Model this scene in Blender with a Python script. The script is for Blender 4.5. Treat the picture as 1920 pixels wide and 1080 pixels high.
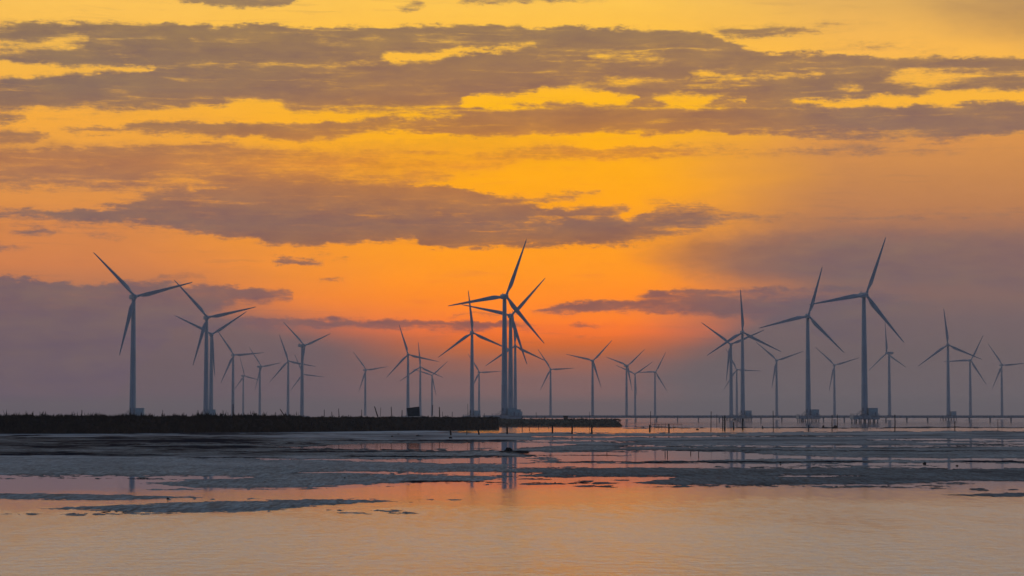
import bpy, bmesh, math, random
import numpy as np
from mathutils import Vector, Matrix

random.seed(7)
rng = np.random.default_rng(7)
S = bpy.context.scene
for o in list(bpy.data.objects):
    bpy.data.objects.remove(o)

# ------------------------------------------------------------------ camera
LENS = 85.0
F = 1920 / 36.0 * LENS            # focal length in pixels of the photograph
HORIZON = 780.5
CAM_H = 4.5
PITCH = math.atan((HORIZON - 540) / F)
cam_data = bpy.data.cameras.new('camera')
cam_data.lens = LENS
cam_data.sensor_width = 36.0
cam_data.clip_start = 0.5
cam_data.clip_end = 60000
cam = bpy.data.objects.new('camera', cam_data)
S.collection.objects.link(cam)
cam.location = (0, 0, CAM_H)
cam.rotation_euler = (math.pi / 2 + PITCH, 0, 0)
S.camera = cam
S.render.resolution_x, S.render.resolution_y = 1024, 576
S.view_settings.view_transform = 'Standard'
S.view_settings.look = 'None'
S.view_settings.exposure = 0
S.view_settings.gamma = 1


def ray(x, y):
    a, b = (x - 960) / F, (540 - y) / F
    c, s = math.cos(PITCH), math.sin(PITCH)
    return (a, c - b * s, s + b * c)


def azel(x, y):
    d = ray(x, y)
    return math.atan2(d[0], d[1]), math.atan2(d[2], math.hypot(d[0], d[1]))


def ground(x, y, z=0.0):
    d = ray(x, y)
    t = (z - CAM_H) / d[2]
    return Vector((d[0] * t, d[1] * t, z))


def on_plane(x, y, Y):
    d = ray(x, y)
    t = Y / d[1]
    return Vector((d[0] * t, Y, CAM_H + d[2] * t))


def lin(c):
    return tuple((v / 255 / 12.92 if v / 255 <= .04045 else ((v / 255 + .055) / 1.055) ** 2.4) for v in c)


# ------------------------------------------------------------------ node helper
class NT:
    def __init__(self, tree):
        self.t = tree
        self.n = tree.nodes
        self.l = tree.links

    def node(self, kind, **kw):
        n = self.n.new(kind)
        for k, v in kw.items():
            setattr(n, k, v)
        return n

    def put(self, sock, v):
        if isinstance(v, bpy.types.NodeSocket):
            self.l.new(v, sock)
        elif v is not None:
            sock.default_value = v

    def m(self, op, a, b=None, c=None, clamp=False):
        n = self.node('ShaderNodeMath', operation=op, use_clamp=clamp)
        self.put(n.inputs[0], a)
        if b is not None:
            self.put(n.inputs[1], b)
        if c is not None:
            self.put(n.inputs[2], c)
        return n.outputs[0]

    def vec(self, x, y, z=0.0):
        n = self.node('ShaderNodeCombineXYZ')
        for i, v in enumerate((x, y, z)):
            self.put(n.inputs[i], v)
        return n.outputs[0]

    def sep(self, v):
        n = self.node('ShaderNodeSeparateXYZ')
        self.put(n.inputs[0], v)
        return n.outputs

    def noise(self, vec, scale=1.0, detail=4.0, rough=.5, dim='3D', dist=0.0):
        n = self.node('ShaderNodeTexNoise', noise_dimensions=dim)
        self.put(n.inputs['Vector'], vec)
        n.inputs['Scale'].default_value = scale
        n.inputs['Detail'].default_value = detail
        n.inputs['Roughness'].default_value = rough
        n.inputs['Distortion'].default_value = dist
        return n.outputs[0]

    def smooth(self, v, a, b, lo=0.0, hi=1.0):
        n = self.node('ShaderNodeMapRange', interpolation_type='SMOOTHSTEP')
        self.put(n.inputs[0], v)
        for i, q in enumerate((a, b, lo, hi)):
            self.put(n.inputs[i + 1], q)
        return n.outputs[0]

    def maprange(self, v, a, b, lo=0.0, hi=1.0):
        n = self.node('ShaderNodeMapRange')
        self.put(n.inputs[0], v)
        for i, q in enumerate((a, b, lo, hi)):
            self.put(n.inputs[i + 1], q)
        return n.outputs[0]

    def ramp(self, fac, stops, interp='LINEAR'):
        n = self.node('ShaderNodeValToRGB')
        n.color_ramp.interpolation = interp
        e = n.color_ramp.elements
        stops = sorted(stops, key=lambda s: s[0])
        assert len(stops) <= 32
        e[0].position, e[0].color = stops[0][0], (*stops[0][1], 1)
        e[1].position, e[1].color = stops[-1][0], (*stops[-1][1], 1)
        for p, c in stops[1:-1]:
            q = e.new(p)
            q.color = (*c, 1)
        self.put(n.inputs[0], fac)
        return n.outputs[0]

    def mix(self, f, a, b, blend='MIX'):
        n = self.node('ShaderNodeMix', data_type='RGBA', blend_type=blend)
        self.put(n.inputs[0], f)
        self.put(n.inputs[6], a if isinstance(a, bpy.types.NodeSocket) else (*a, 1))
        self.put(n.inputs[7], b if isinstance(b, bpy.types.NodeSocket) else (*b, 1))
        return n.outputs[2]


# ------------------------------------------------------------------ world: dusk sky with cloud bands
SUN_EL, SUN_AZ = math.radians(1.5), azel(1040, 500)[0]
W = bpy.data.worlds.new('World')
S.world = W
W.use_nodes = True
wt = NT(W.node_tree)
W.node_tree.nodes.clear()
geo = wt.node('ShaderNodeTexCoord')
dx, dy, dz = wt.sep(geo.outputs['Generated'])
az = wt.m('ARCTAN2', dx, dy)
el = wt.m('ARCSINE', dz, clamp=False)
EL1 = .26


def e_of(y):
    return azel(960, y)[1]


HAZE_DENS, HAZE_TOP, HAZE_COL = 0.9e-4, 129.0, (.110, .097, .110)


def behind_haze(y, c):
    # radiance the sky itself must have so that it shows as c through the haze layer
    T = max(.3, math.exp(-HAZE_DENS * min(22000, (HAZE_TOP - CAM_H) / max(e_of(y), 1e-4))))
    return tuple(max(0.0, (v - h * (1 - T)) / T) for v, h in zip(lin(c), HAZE_COL))


def col_ramp(rows):
    ys = [r[0] for r in rows]
    extra = [y for y in (530, 575, 620, 640, 660, 690, 720, 740, 760) if all(abs(y - q) > 9 for q in ys)]
    full = list(rows) + [(y, tuple(float(np.interp(y, ys, [r[1][k] for r in rows])) for k in range(3))) for y in extra]
    return wt.ramp(wt.m('DIVIDE', el, EL1), [(max(0, min(1, e_of(y) / EL1)), behind_haze(y, c)) for y, c in full])


skyL = col_ramp([(-420, (205, 180, 140)), (-150, (245, 200, 105)), (20, (250, 193, 88)), (130, (246, 182, 74)), (230, (243, 168, 64)), (330, (228, 152, 72)),
                 (430, (214, 134, 74)), (500, (206, 126, 78)), (560, (170, 112, 88)), (600, (124, 98, 97)), (660, (111, 93, 97)), (780, (98, 87, 96))])
skyC = col_ramp([(-420, (205, 180, 140)), (-150, (245, 205, 105)), (20, (253, 195, 80)), (130, (254, 186, 58)), (200, (255, 183, 30)), (290, (255, 173, 4)),
                 (340, (255, 169, 0)), (430, (255, 160, 2)), (510, (255, 150, 0)), (555, (255, 140, 0)), (590, (255, 132, 2)), (620, (246, 117, 16)), (645, (208, 104, 50)),
                 (675, (158, 98, 80)), (710, (128, 96, 94)), (780, (112, 94, 97))])
skyR = col_ramp([(-420, (190, 170, 140)), (-150, (220, 180, 110)), (20, (230, 176, 92)), (100, (248, 183, 82)), (200, (250, 180, 60)), (270, (215, 145, 78)),
                 (330, (200, 135, 80)), (400, (185, 125, 84)), (450, (160, 112, 92)), (520, (145, 108, 96)), (600, (116, 98, 100)), (660, (108, 95, 98)), (780, (98, 92, 98))])
cldL = col_ramp([(-300, (150, 130, 110)), (60, (142, 114, 90)), (170, (136, 109, 94)), (240, (154, 114, 86)), (310, (176, 118, 81)), (400, (132, 102, 95)),
                 (520, (122, 98, 98)), (610, (115, 95, 100)), (780, (98, 86, 98))])
cldC = col_ramp([(-300, (160, 135, 110)), (60, (148, 116, 88)), (170, (154, 112, 86)), (240, (176, 118, 72)), (310, (218, 136, 52)), (350, (180, 118, 72)), (420, (138, 102, 90)),
                 (460, (154, 104, 76)), (550, (140, 94, 86)), (610, (132, 86, 84)), (680, (120, 90, 96)), (780, (110, 94, 98))])
cldR = col_ramp([(-300, (150, 130, 115)), (60, (158, 122, 90)), (170, (146, 112, 90)), (240, (144, 110, 94)), (310, (150, 112, 92)), (420, (130, 104, 98)),
                 (550, (112, 96, 102)), (610, (108, 94, 100)), (780, (98, 92, 98))])


def a_of(x):
    return azel(x, 500)[0]


aw = wt.m('ADD', az, wt.m('MULTIPLY', wt.m('SUBTRACT', wt.noise(wt.vec(wt.m('MULTIPLY', az, 14), wt.m('MULTIPLY', el, 50)), 1, 2), .5), .05))
low_ = wt.smooth(el, e_of(680), e_of(550), 1, 0)
a_c = a_of(1030)
aw = wt.m('ADD', wt.m('MULTIPLY', wt.m('SUBTRACT', aw, a_c), wt.m('MULTIPLY_ADD', low_, .85, 1.0)), a_c)
wl = wt.smooth(aw, a_of(120), a_of(860), 1, 0)
wr = wt.smooth(aw, a_of(1160), a_of(1620), 0, 1)
sky_c = wt.mix(wr, wt.mix(wl, skyC, skyL), skyR)
cld_c = wt.mix(wr, wt.mix(wl, cldC, cldL), cldR)

# warped coordinates, so every cloud edge is ragged
pu, pv = wt.m('MULTIPLY', az, F), wt.m('MULTIPLY', el, F)
nA = wt.noise(wt.vec(wt.m('DIVIDE', pu, 150), wt.m('DIVIDE', pv, 34), 3.1), 1, 7, .62)
nB = wt.noise(wt.vec(wt.m('DIVIDE', pu, 90), wt.m('DIVIDE', pv, 30), 9.7), 1, 4, .55)
nC = wt.noise(wt.vec(wt.m('DIVIDE', pu, 130), wt.m('DIVIDE', pv, 42), 5.3), 1, 7, .58)
nD = wt.noise(wt.vec(wt.m('DIVIDE', pu, 34), wt.m('DIVIDE', pv, 11), 1.3), 1, 5, .6)
nE = wt.noise(wt.vec(wt.m('DIVIDE', pu, 46), wt.m('DIVIDE', pv, 21), 8.8), 1, 6, .68)
elw = wt.m('ADD', wt.m('ADD', wt.m('ADD', el, wt.m('MULTIPLY', wt.m('SUBTRACT', nA, .5), 18 / F)), wt.m('MULTIPLY', wt.m('SUBTRACT', nD, .5), 6 / F)), wt.m('MULTIPLY', wt.m('SUBTRACT', nE, .5), 34 / F))
azw = wt.m('ADD', az, wt.m('MULTIPLY', wt.m('SUBTRACT', nB, .5), 80 / F))


def band(pts, soft=3.0, softb=None):
    """one cloud bank: upper edge, lower edge and opacity against azimuth"""
    softb = soft if softb is None else softb
    pts = [(p + (1.0,))[:4] if len(p) == 3 else p for p in pts]
    for i, j in ((0, 1), (-1, -2)):
        x, t_, b_, o_ = pts[i]
        q = pts[j]
        if b_ - t_ > 9:
            continue
        f = min(1.0, 5.0 / abs(q[0] - x))
        tip = tuple(u + (w - u) * f for u, w in zip(pts[i], q))
        pts[i] = (x, t_, b_, 0.0)
        pts.insert(1 if i == 0 else len(pts) - 1, tip)
    xs = [p[0] for p in pts]
    a0, a1 = azel(xs[0], 400)[0], azel(xs[-1], 400)[0]
    stops = []
    for x, t, b, o in pts:
        at, et = azel(x, t)
        _, eb = azel(x, b)
        stops.append(((at - a0) / (a1 - a0), ((et + .1) / .5, (eb + .1) / .5, o)))
    fac = wt.maprange(azw, a0, a1)
    r = wt.ramp(fac, [(max(0, min(1, s[0])), s[1]) for s in stops])
    n = wt.node('ShaderNodeSeparateColor')
    wt.put(n.inputs[0], r)
    T = wt.m('MULTIPLY_ADD', n.outputs[0], .5, -.1)
    B = wt.m('MULTIPLY_ADD', n.outputs[1], .5, -.1)
    soft, softb = soft * 2.1 + 1.0, softb * 2.1 + 1.0
    up = wt.smooth(wt.m('SUBTRACT', T, elw), -soft / F, soft / F)
    lo = wt.smooth(wt.m('SUBTRACT', elw, B), -softb / F, softb / F)
    return wt.m('MULTIPLY', wt.m('MULTIPLY', up, lo), n.outputs[2])


A = None


def add(pts, soft=3.0, softb=None, k=1.0):
    global A
    m_ = band(pts, soft, softb)
    if k != 1:
        m_ = wt.m('MULTIPLY', m_, k)
    A = m_ if A is None else wt.m('SUBTRACT', 1, wt.m('MULTIPLY', wt.m('SUBTRACT', 1, A), wt.m('SUBTRACT', 1, m_)))


def cut(pts, soft=3.0, softb=None, k=1.0):
    global A
    m_ = band(pts, soft * 1.35, None if softb is None else softb * 1.35)
    A = wt.m('MULTIPLY', A, wt.m('SUBTRACT', 1, wt.m('MULTIPLY', m_, k)))


# -- the large upper banks
add([(-900, 50, 200, .5), (-400, 45, 205), (0, 47, 206), (60, 44, 202), (110, 46, 203), (160, 41, 200), (240, 47, 207), (330, 42, 204), (360, 48, 200), (430, 45, 190), (520, 46, 192),
     (545, 49, 212), (640, 50, 213), (740, 47, 214), (850, 48, 216), (960, 52, 250), (1010, 52, 246), (1060, 50, 238), (1100, 50, 226), (1160, 52, 236), (1230, 55, 242),
     (1330, 70, 246), (1390, 82, 246), (1450, 99, 248), (1510, 101, 260), (1600, 103, 266), (1700, 107, 262), (1780, 108, 268), (1850, 107, 252), (1920, 108, 248), (2300, 106, 240), (2900, 120, 220, .4)], 3, 5)
cut([(-900, 112, 148), (0, 116, 148), (60, 121, 146), (130, 127, 140), (240, 120, 134), (290, 120, 122), (292, 121, 121)], 3)
cut([(-200, 74, 92), (0, 74, 92), (60, 78, 92), (100, 62, 88), (150, 68, 82), (165, 74, 74)], 6, None, .9)
cut([(228, 66, 66), (250, 61, 70), (300, 62, 69), (312, 66, 66)], 5, None, .6)
cut([(712, 107, 107), (735, 98, 117), (800, 99, 115), (860, 93, 108), (960, 86, 94), (1005, 86, 86)], 3)
cut([(270, 121, 124), (420, 121, 123), (640, 118, 122), (720, 116, 120)], 3, None, .6)
cut([(850, 196, 196), (875, 178, 198), (900, 177, 203), (960, 177, 199), (1010, 176, 196), (1028, 163, 192), (1100, 166, 196), (1150, 172, 197), (1190, 185, 190), (1195, 187, 187)], 3)
cut([(1070, 155, 155), (1090, 152, 160), (1180, 146, 156), (1240, 148, 152), (1290, 150, 150)], 4, None, .75)
cut([(1215, 176, 176), (1260, 174, 196), (1310, 179, 201), (1345, 179, 184), (1398, 181, 192), (1404, 187, 187)], 3, None, .9)
cut([(1288, 142, 142), (1310, 132, 147), (1360, 141, 149), (1440, 140, 145), (1500, 135, 141), (1540, 132, 142), (1560, 137, 137)], 3)
cut([(1562, 162, 162), (1600, 157, 167), (1628, 162, 162)], 3, None, .9)
cut([(1650, 142, 142), (1700, 132, 156), (1740, 133, 165), (1790, 136, 150), (1850, 131, 140), (1920, 134, 137), (2300, 132, 140)], 5, None, .85)
cut([(1491, 190, 190), (1512, 184, 200), (1560, 188, 199), (1700, 178, 203), (1770, 172, 203), (1920, 168, 202), (2600, 160, 202)], 3)
cut([(940, 254, 254), (965, 240, 300), (1060, 236, 300), (1110, 224, 300), (1240, 243, 300), (1320, 248, 300), (1330, 252, 252)], 5, None, .75)
cut([(1000, 96, 103), (1100, 94, 100), (1180, 97, 104), (1235, 98, 108), (1240, 102, 102)], 5, None, .5)
cut([(560, 70, 70), (590, 64, 78), (640, 66, 77), (700, 66, 76), (712, 71, 71)], 5, None, .55)
cut([(355, 76, 76), (372, 70, 82), (392, 78, 78)], 4, None, .5)
cut([(410, 190, 190), (470, 180, 198), (520, 182, 204), (560, 200, 212)], 6, None, .6)
cut([(-100, 222, 236), (60, 224, 236), (110, 226, 236), (250, 222, 232), (262, 228, 228)], 5, None, .5)
cut([(1100, 108, 114), (1240, 112, 118), (1380, 122, 126), (1390, 124, 124)], 6, None, .35)
cut([(1190, 212, 212), (1260, 206, 222), (1400, 214, 222), (1420, 218, 218)], 7, None, .35)
cut([(1460, 252, 252), (1540, 248, 262), (1700, 250, 262), (1820, 255, 262), (1830, 258, 258)], 7, None, .5)
cut([(1290, 158, 158), (1340, 160, 167), (1480, 152, 160), (1500, 156, 156)], 6, None, .4)
# -- small dark caps above them
add([(318, -3, -3), (380, -20, 10), (450, -20, 17), (520, -20, 8), (572, -3, -3)], 3, None, .95)
add([(732, 14, 14), (760, 6, 17), (790, 4, 19), (808, 9, 9)], 4, None, .6)
add([(852, 5, 5), (900, -10, 9), (1000, -10, 4), (1145, 0, 0)], 3, None, .7)
add([(1325, 60, 60), (1370, 55, 70), (1430, 48, 70), (1480, 50, 66), (1545, 60, 60)], 4, None, .85)
add([(1493, 43, 43), (1540, 38, 46), (1600, 41, 46), (1672, 45, 45)], 4, None, .55)
add([(1540, 84, 84), (1600, 78, 88), (1680, 83, 94), (1770, 94, 97), (1800, 96, 96)], 5, None, .45)
add([(960, 55, 80), (1000, 52, 76), (1045, 54, 70), (1120, 60, 74), (1200, 50, 72), (1320, 64, 74), (1330, 70, 70)], 5, None, .6)
# -- middle strands
add([(-300, 243, 275), (0, 243, 275), (40, 242, 270), (70, 246, 266), (98, 254, 254)], 4, None, .85)
add([(-300, 205, 232), (0, 206, 232), (20, 208, 226), (46, 218, 218)], 4, None, .85)
add([(58, 220, 220), (110, 215, 223), (180, 214, 221), (282, 215, 215)], 3, None, .55)
add([(95, 244, 244), (140, 236, 250), (230, 237, 246), (252, 231, 250), (330, 228, 253), (420, 232, 257), (480, 231, 255), (560, 226, 262), (620, 229, 262), (680, 222, 252), (720, 219, 250), (800, 222, 246), (850, 220, 252),
     (930, 212, 256), (1010, 205, 250)], 3, 4, .92)
cut([(615, 248, 248), (650, 244, 252), (700, 243, 250), (725, 247, 247)], 4, None, .7)
add([(-400, 285, 352, .85), (0, 284, 352, .85), (60, 280, 346, .85), (200, 271, 343, .85), (290, 275, 336, .85), (350, 272, 333, .8), (400, 264, 345, .78), (440, 265, 352, .75), (475, 278, 355, .7), (600, 281, 355, .55),
     (750, 280, 350, .42), (850, 282, 335, .4), (920, 281, 318, .45), (975, 276, 300, .6), (1020, 272, 299, .65), (1100, 276, 299, .7), (1250, 273, 295, .72), (1400, 279, 291, .6), (1500, 277, 289, .6), (1640, 272, 287, .6),
     (1750, 274, 286, .5), (1910, 278, 280, .2)], 4, 6)
cut([(-200, 332, 340), (60, 330, 336), (200, 326, 332), (260, 330, 330)], 4, None, .35)
# -- the long grey bank in the middle
add([(-60, 399, 401), (0, 397, 402), (60, 396, 404), (120, 395, 408), (150, 391, 413), (200, 386, 415), (255, 381, 417), (300, 368, 421), (350, 356, 432), (410, 352, 448), (480, 350, 453), (550, 348, 462), (590, 347, 468),
     (612, 347, 458), (700, 348, 452), (760, 350, 456), (860, 352, 464), (905, 362, 464), (940, 378, 464), (1000, 388, 463), (1050, 392, 461), (1100, 398, 460), (1160, 404, 458, .95), (1208, 398, 455, .85), (1235, 384, 448, .62), (1275, 380, 438, .6),
     (1325, 382, 432, .5), (1365, 398, 420, .3)], 3, 4, .96)
add([(195, 372, 372), (260, 366, 377), (300, 352, 372), (350, 350, 365), (360, 358, 358)], 4, None, .7)
add([(360, 340, 360), (400, 335, 360), (600, 335, 360), (720, 340, 360), (760, 352, 356)], 8, None, .55)
cut([(980, 412, 414), (1012, 405, 417), (1034, 410, 423), (1060, 414, 418)], 4, None, .75)
cut([(1056, 400, 400), (1070, 404, 412), (1110, 405, 412), (1128, 408, 408)], 3, None, .7)
cut([(1168, 398, 398), (1185, 392, 412), (1202, 396, 404), (1206, 400, 400)], 4, None, .8)
cut([(742, 458, 458), (755, 449, 462), (790, 448, 460), (798, 456, 456)], 3, None, .8)
cut([(600, 470, 470), (612, 458, 475), (650, 456, 472), (740, 459, 470), (745, 465, 465)], 3, None, .6)
add([(895, 374, 374), (915, 365, 380), (960, 366, 382), (1000, 370, 383), (1080, 360, 373), (1130, 358, 362), (1134, 360, 360)], 4, None, .85)
add([(1030, 402, 402), (1050, 393, 406), (1100, 388, 402), (1160, 384, 398), (1178, 392, 392)], 4, None, .85)
add([(1200, 378, 378), (1240, 372, 386), (1280, 376, 390), (1332, 380, 380)], 6, None, .4)
add([(1300, 395, 440), (1340, 390, 436), (1380, 394, 418), (1450, 400, 412), (1480, 405, 405)], 9, None, .3)
cut([(660, 398, 398), (700, 392, 402), (760, 396, 402), (830, 402, 402)], 7, None, .25)
# -- scraps under it
add([(10, 436, 436), (50, 426, 443), (98, 434, 434)], 4, None, .65)
add([(160, 440, 440), (200, 436, 448), (225, 445, 456), (245, 449, 449)], 4, None, .45)
add([(-60, 456, 470), (20, 457, 470), (48, 467, 467)], 4, None, .6)
add([(500, 485, 485), (530, 479, 490), (560, 483, 492), (578, 487, 497), (600, 490, 497), (618, 493, 493)], 2.5, None, .9)
add([(618, 490, 490), (640, 485, 490), (656, 491, 491)], 2.5, None, .6)
add([(585, 481, 481), (600, 478, 483), (614, 482, 482)], 2.5, None, .5)
add([(592, 526, 526), (620, 523, 529), (655, 527, 527)], 2.5, None, .7)
add([(262, 524, 524), (300, 517, 527), (380, 519, 528), (392, 525, 525)], 4, None, .55)
# -- low left bank, strands to the right of it
add([(-800, 520, 900, .9), (-100, 522, 900, .9), (0, 521, 900, .9), (60, 525, 900, .9), (100, 529, 900, .9), (250, 529, 700, .9), (340, 533, 610, .9), (430, 535, 575, .9), (500, 542, 565, .9), (545, 547, 560, .9), (558, 553, 553, .9)], 2.5, 8)
add([(250, 610, 680, 0), (330, 600, 680, .3), (440, 597, 614, .8), (520, 597, 615, .8), (640, 598, 616, .8), (700, 596, 616, .8), (760, 601, 615, .8), (830, 598, 617, .8), (900, 603, 621, .8), (960, 603, 616, .7), (1000, 608, 614, .6),
     (1090, 610, 611, .4)], 2.5, 4)
add([(788, 623, 623), (820, 619, 626), (876, 625, 625)], 3, None, .45)
add([(815, 592, 592), (860, 586, 593), (960, 587, 594), (968, 590, 590)], 2.5, None, .6)
add([(1058, 610, 610), (1085, 604, 614), (1155, 609, 609)], 2.5, None, .55)
add([(1075, 630, 630), (1095, 627, 632), (1114, 630, 630)], 2.5, None, .45)
# -- right: long low bank and the soft smoky one above
add([(982, 585, 585, .95), (1020, 577, 588, .95), (1080, 569, 586, .95), (1130, 566, 584, .95), (1190, 562, 585, .9), (1235, 562, 586, .88), (1300, 562, 590, .8), (1400, 560, 600, .75), (1500, 560, 620, .7), (1560, 560, 640, .6),
     (1650, 560, 650, .4), (1800, 570, 650, 0)], 2.5, 5)
add([(1183, 553, 553, .9), (1215, 546, 562, .9), (1300, 543, 575, .8), (1400, 541, 580, .7), (1500, 537, 580, .7), (1560, 534, 580, .7), (1650, 545, 580, .5), (1760, 560, 580, .2)], 2.5, 6)

A = wt.m('MULTIPLY', A, wt.m('MULTIPLY_ADD', nC, .9, .52), clamp=True)
nW = wt.noise(wt.vec(wt.m('DIVIDE', pu, 64), wt.m('DIVIDE', pv, 13), 12.3), 1, 9, .68)
nX = wt.noise(wt.vec(wt.m('DIVIDE', pu, 22), wt.m('DIVIDE', pv, 9), 4.4), 1, 6, .7)
nS = wt.noise(wt.vec(wt.m('DIVIDE', pu, 230), wt.m('DIVIDE', wt.m('ADD', pv, wt.m('MULTIPLY', nB, 18)), 10), 31.0), 1, 6, .6)
upper = wt.smooth(el, e_of(520), e_of(380), 0, 1)
A = wt.m('MULTIPLY', A, wt.m('SUBTRACT', 1, wt.m('MULTIPLY', wt.m('MULTIPLY', wt.smooth(nS, .52, .70), upper), .17)))
wisp = wt.m('ADD', wt.m('MULTIPLY', wt.m('SUBTRACT', nS, .5), -1.0), wt.m('MULTIPLY', wt.m('SUBTRACT', nW, .5), 1.6))
wisp = wt.m('ADD', wisp, wt.m('MULTIPLY', wt.m('SUBTRACT', nX, .5), .8))
amp_ = wt.m('MULTIPLY', wt.m('MULTIPLY', A, wt.m('SUBTRACT', 1.03, A)), 4.0)
low_calm = wt.smooth(el, e_of(640), e_of(480), .35, 1.0)
A = wt.m('MULTIPLY_ADD', wt.m('MULTIPLY', amp_, low_calm), wisp, A, clamp=True)
A = wt.m('ADD', wt.m('MULTIPLY', wt.smooth(A, .12, .88), .6), wt.m('MULTIPLY', A, .4))
# smooth smoke and thin veils without wisps
add([(1600, -60, -20, 0), (1720, -80, 25, .3), (1800, -80, 50, .5), (1920, -80, 75, .6), (2400, -80, 80, .6)], 20)
add([(1150, 455, 480, 0), (1240, 448, 505, .4), (1300, 446, 515, .62), (1400, 440, 525, .78), (1600, 436, 535, .8), (1900, 430, 545, .65), (2400, 430, 560, .5)], 13, 11)
add([(420, 272, 340, .3), (600, 272, 350, .35), (760, 262, 345, .3), (900, 256, 320, .25), (1040, 262, 300, .2), (1100, 266, 290, 0)], 6, 6)
thin_ = wt.m('MULTIPLY', wt.smooth(nS, .50, .30), wt.m('MULTIPLY', wt.smooth(nC, .42, .62), .20))
A = wt.m('MAXIMUM', A, thin_)
inside = wt.mix(wt.m('MULTIPLY', A, .97), sky_c, cld_c)
# small relief inside the clouds: folds that catch the light behind them
nR = wt.noise(wt.vec(wt.m('DIVIDE', pu, 110), wt.m('DIVIDE', pv, 30), 21.0), 1, 8, .62)
rel = wt.m('MULTIPLY', wt.m('SUBTRACT', nR, .5), A)
fold = wt.m('ADD', wt.m('MULTIPLY_ADD', nE, .10, .95), wt.m('MULTIPLY', rel, .9))
fold2 = wt.m('ADD', wt.m('MULTIPLY_ADD', nA, .10, .95), wt.m('MULTIPLY', rel, -.15))
inside = wt.mix(1.0, inside, wt.vec(wt.m('MULTIPLY', fold, fold2), wt.m('MULTIPLY', fold, fold2), fold2), 'MULTIPLY')

# the rest of the dome: grey-gold above the frame, blue dusk overhead and behind
elp = wt.m('DIVIDE', wt.m('MAXIMUM', el, 0.0), math.pi / 2)
front_hi = wt.ramp(elp, [(0, lin((110, 95, 100))), (.12, lin((243, 212, 160))), (.17, lin((236, 228, 212))), (.27, lin((212, 221, 232))), (.45, lin((130, 156, 186))), (.7, lin((100, 132, 172))), (1, lin((92, 124, 166)))])
back_hi = wt.ramp(elp, [(0, lin((58, 66, 86))), (.1, lin((66, 78, 104))), (.3, lin((66, 90, 124))), (.6, lin((80, 110, 150))), (1, lin((92, 124, 166)))])
facing = wt.smooth(dy, -.5, .9)
hi = wt.mix(facing, back_hi, front_hi)
nH = wt.noise(wt.vec(wt.m('MULTIPLY', az, 5), wt.m('MULTIPLY', el, 18), 2.0), 1, 6, .6)
hi = wt.mix(1.0, hi, wt.vec(*[wt.m('MULTIPLY_ADD', nH, .8, .6)] * 3), 'MULTIPLY')
in_el = wt.smooth(el, .185, .26, 1, 0)
in_az = wt.smooth(dy, .55, .93)
dome = wt.mix(wt.m('MULTIPLY', in_el, in_az), hi, inside)
# below the horizon only dim sea colour
dome = wt.mix(wt.smooth(el, -.01, -.002, 1, 0), dome, lin((60, 58, 66)))
ns = wt.node('ShaderNodeTexSky', sky_type='NISHITA', sun_disc=False, sun_elevation=SUN_EL, sun_rotation=SUN_AZ, air_density=1.5, dust_density=3.0)
bg1 = wt.node('ShaderNodeBackground')
wt.put(bg1.inputs[0], dome)
bg1.inputs[1].default_value = 1.0
bg2 = wt.node('ShaderNodeBackground')
wt.put(bg2.inputs[0], ns.outputs[0])
bg2.inputs[1].default_value = 0.0
ads = wt.node('ShaderNodeAddShader')
wt.l.new(bg1.outputs[0], ads.inputs[0])
wt.l.new(bg2.outputs[0], ads.inputs[1])
wo = wt.node('ShaderNodeOutputWorld')
wt.l.new(ads.outputs[0], wo.inputs[0])

# the sun has sunk into the cloud bank: only a trace of warm light comes from its place
sun_data = bpy.data.lights.new('sun', 'SUN')
sun_data.energy = 0.004
sun_data.angle = math.radians(30)
sun_data.color = (1.0, .5, .2)
sun = bpy.data.objects.new('sun', sun_data)
S.collection.objects.link(sun)
sd = Vector((math.sin(SUN_AZ) * math.cos(SUN_EL), math.cos(SUN_AZ) * math.cos(SUN_EL), math.sin(SUN_EL)))
sun.rotation_euler = sd.to_track_quat('Z', 'Y').to_euler()

# ------------------------------------------------------------------ object helpers
COL = S.collection


def props(o, label=None, cat=None, group=None, kind=None):
    if label: o['label'] = label
    if cat: o['category'] = cat
    if group: o['group'] = group
    if kind: o['kind'] = kind
    return o


def thing(name, loc, rotz=0.0, label=None, cat=None, group=None):
    o = bpy.data.objects.new(name, None)
    o.empty_display_size = 1
    COL.objects.link(o)
    o.location = loc
    o.rotation_euler = (0, 0, rotz)
    return props(o, label, cat, group)


def link(name, mesh, parent=None, mat=None, loc=None):
    o = bpy.data.objects.new(name, mesh)
    COL.objects.link(o)
    if mat and not mesh.materials:
        mesh.materials.append(mat)
    if parent: o.parent = parent
    if loc is not None: o.location = loc
    return o


def bm_mesh(name, bm, smooth=False):
    me = bpy.data.meshes.new(name)
    bmesh.ops.recalc_face_normals(bm, faces=bm.faces[:])
    bm.to_mesh(me)
    bm.free()
    if smooth:
        for p in me.polygons: p.use_smooth = True
    return me


def box(bm, cx, cy, cz, sx, sy, sz, bev=0.0, rot=None):
    M = Matrix.Translation((cx, cy, cz))
    if rot is not None: M = M @ rot
    M = M @ Matrix.Diagonal((sx, sy, sz, 1))
    r = bmesh.ops.create_cube(bm, size=1, matrix=M)
    if bev:
        es = list({e for v in r['verts'] for e in v.link_edges})
        bmesh.ops.bevel(bm, geom=es, offset=bev, segments=2, affect='EDGES')


def loft(bm, rings, cap=True):
    """rings: list of lists of Vector"""
    vs = [[bm.verts.new(p) for p in r] for r in rings]
    n = len(rings[0])
    for a, b in zip(vs, vs[1:]):
        for i in range(n):
            bm.faces.new((a[i], a[(i + 1) % n], b[(i + 1) % n], b[i]))
    if cap:
        bm.faces.new(vs[0][::-1])
        bm.faces.new(vs[-1])


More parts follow.
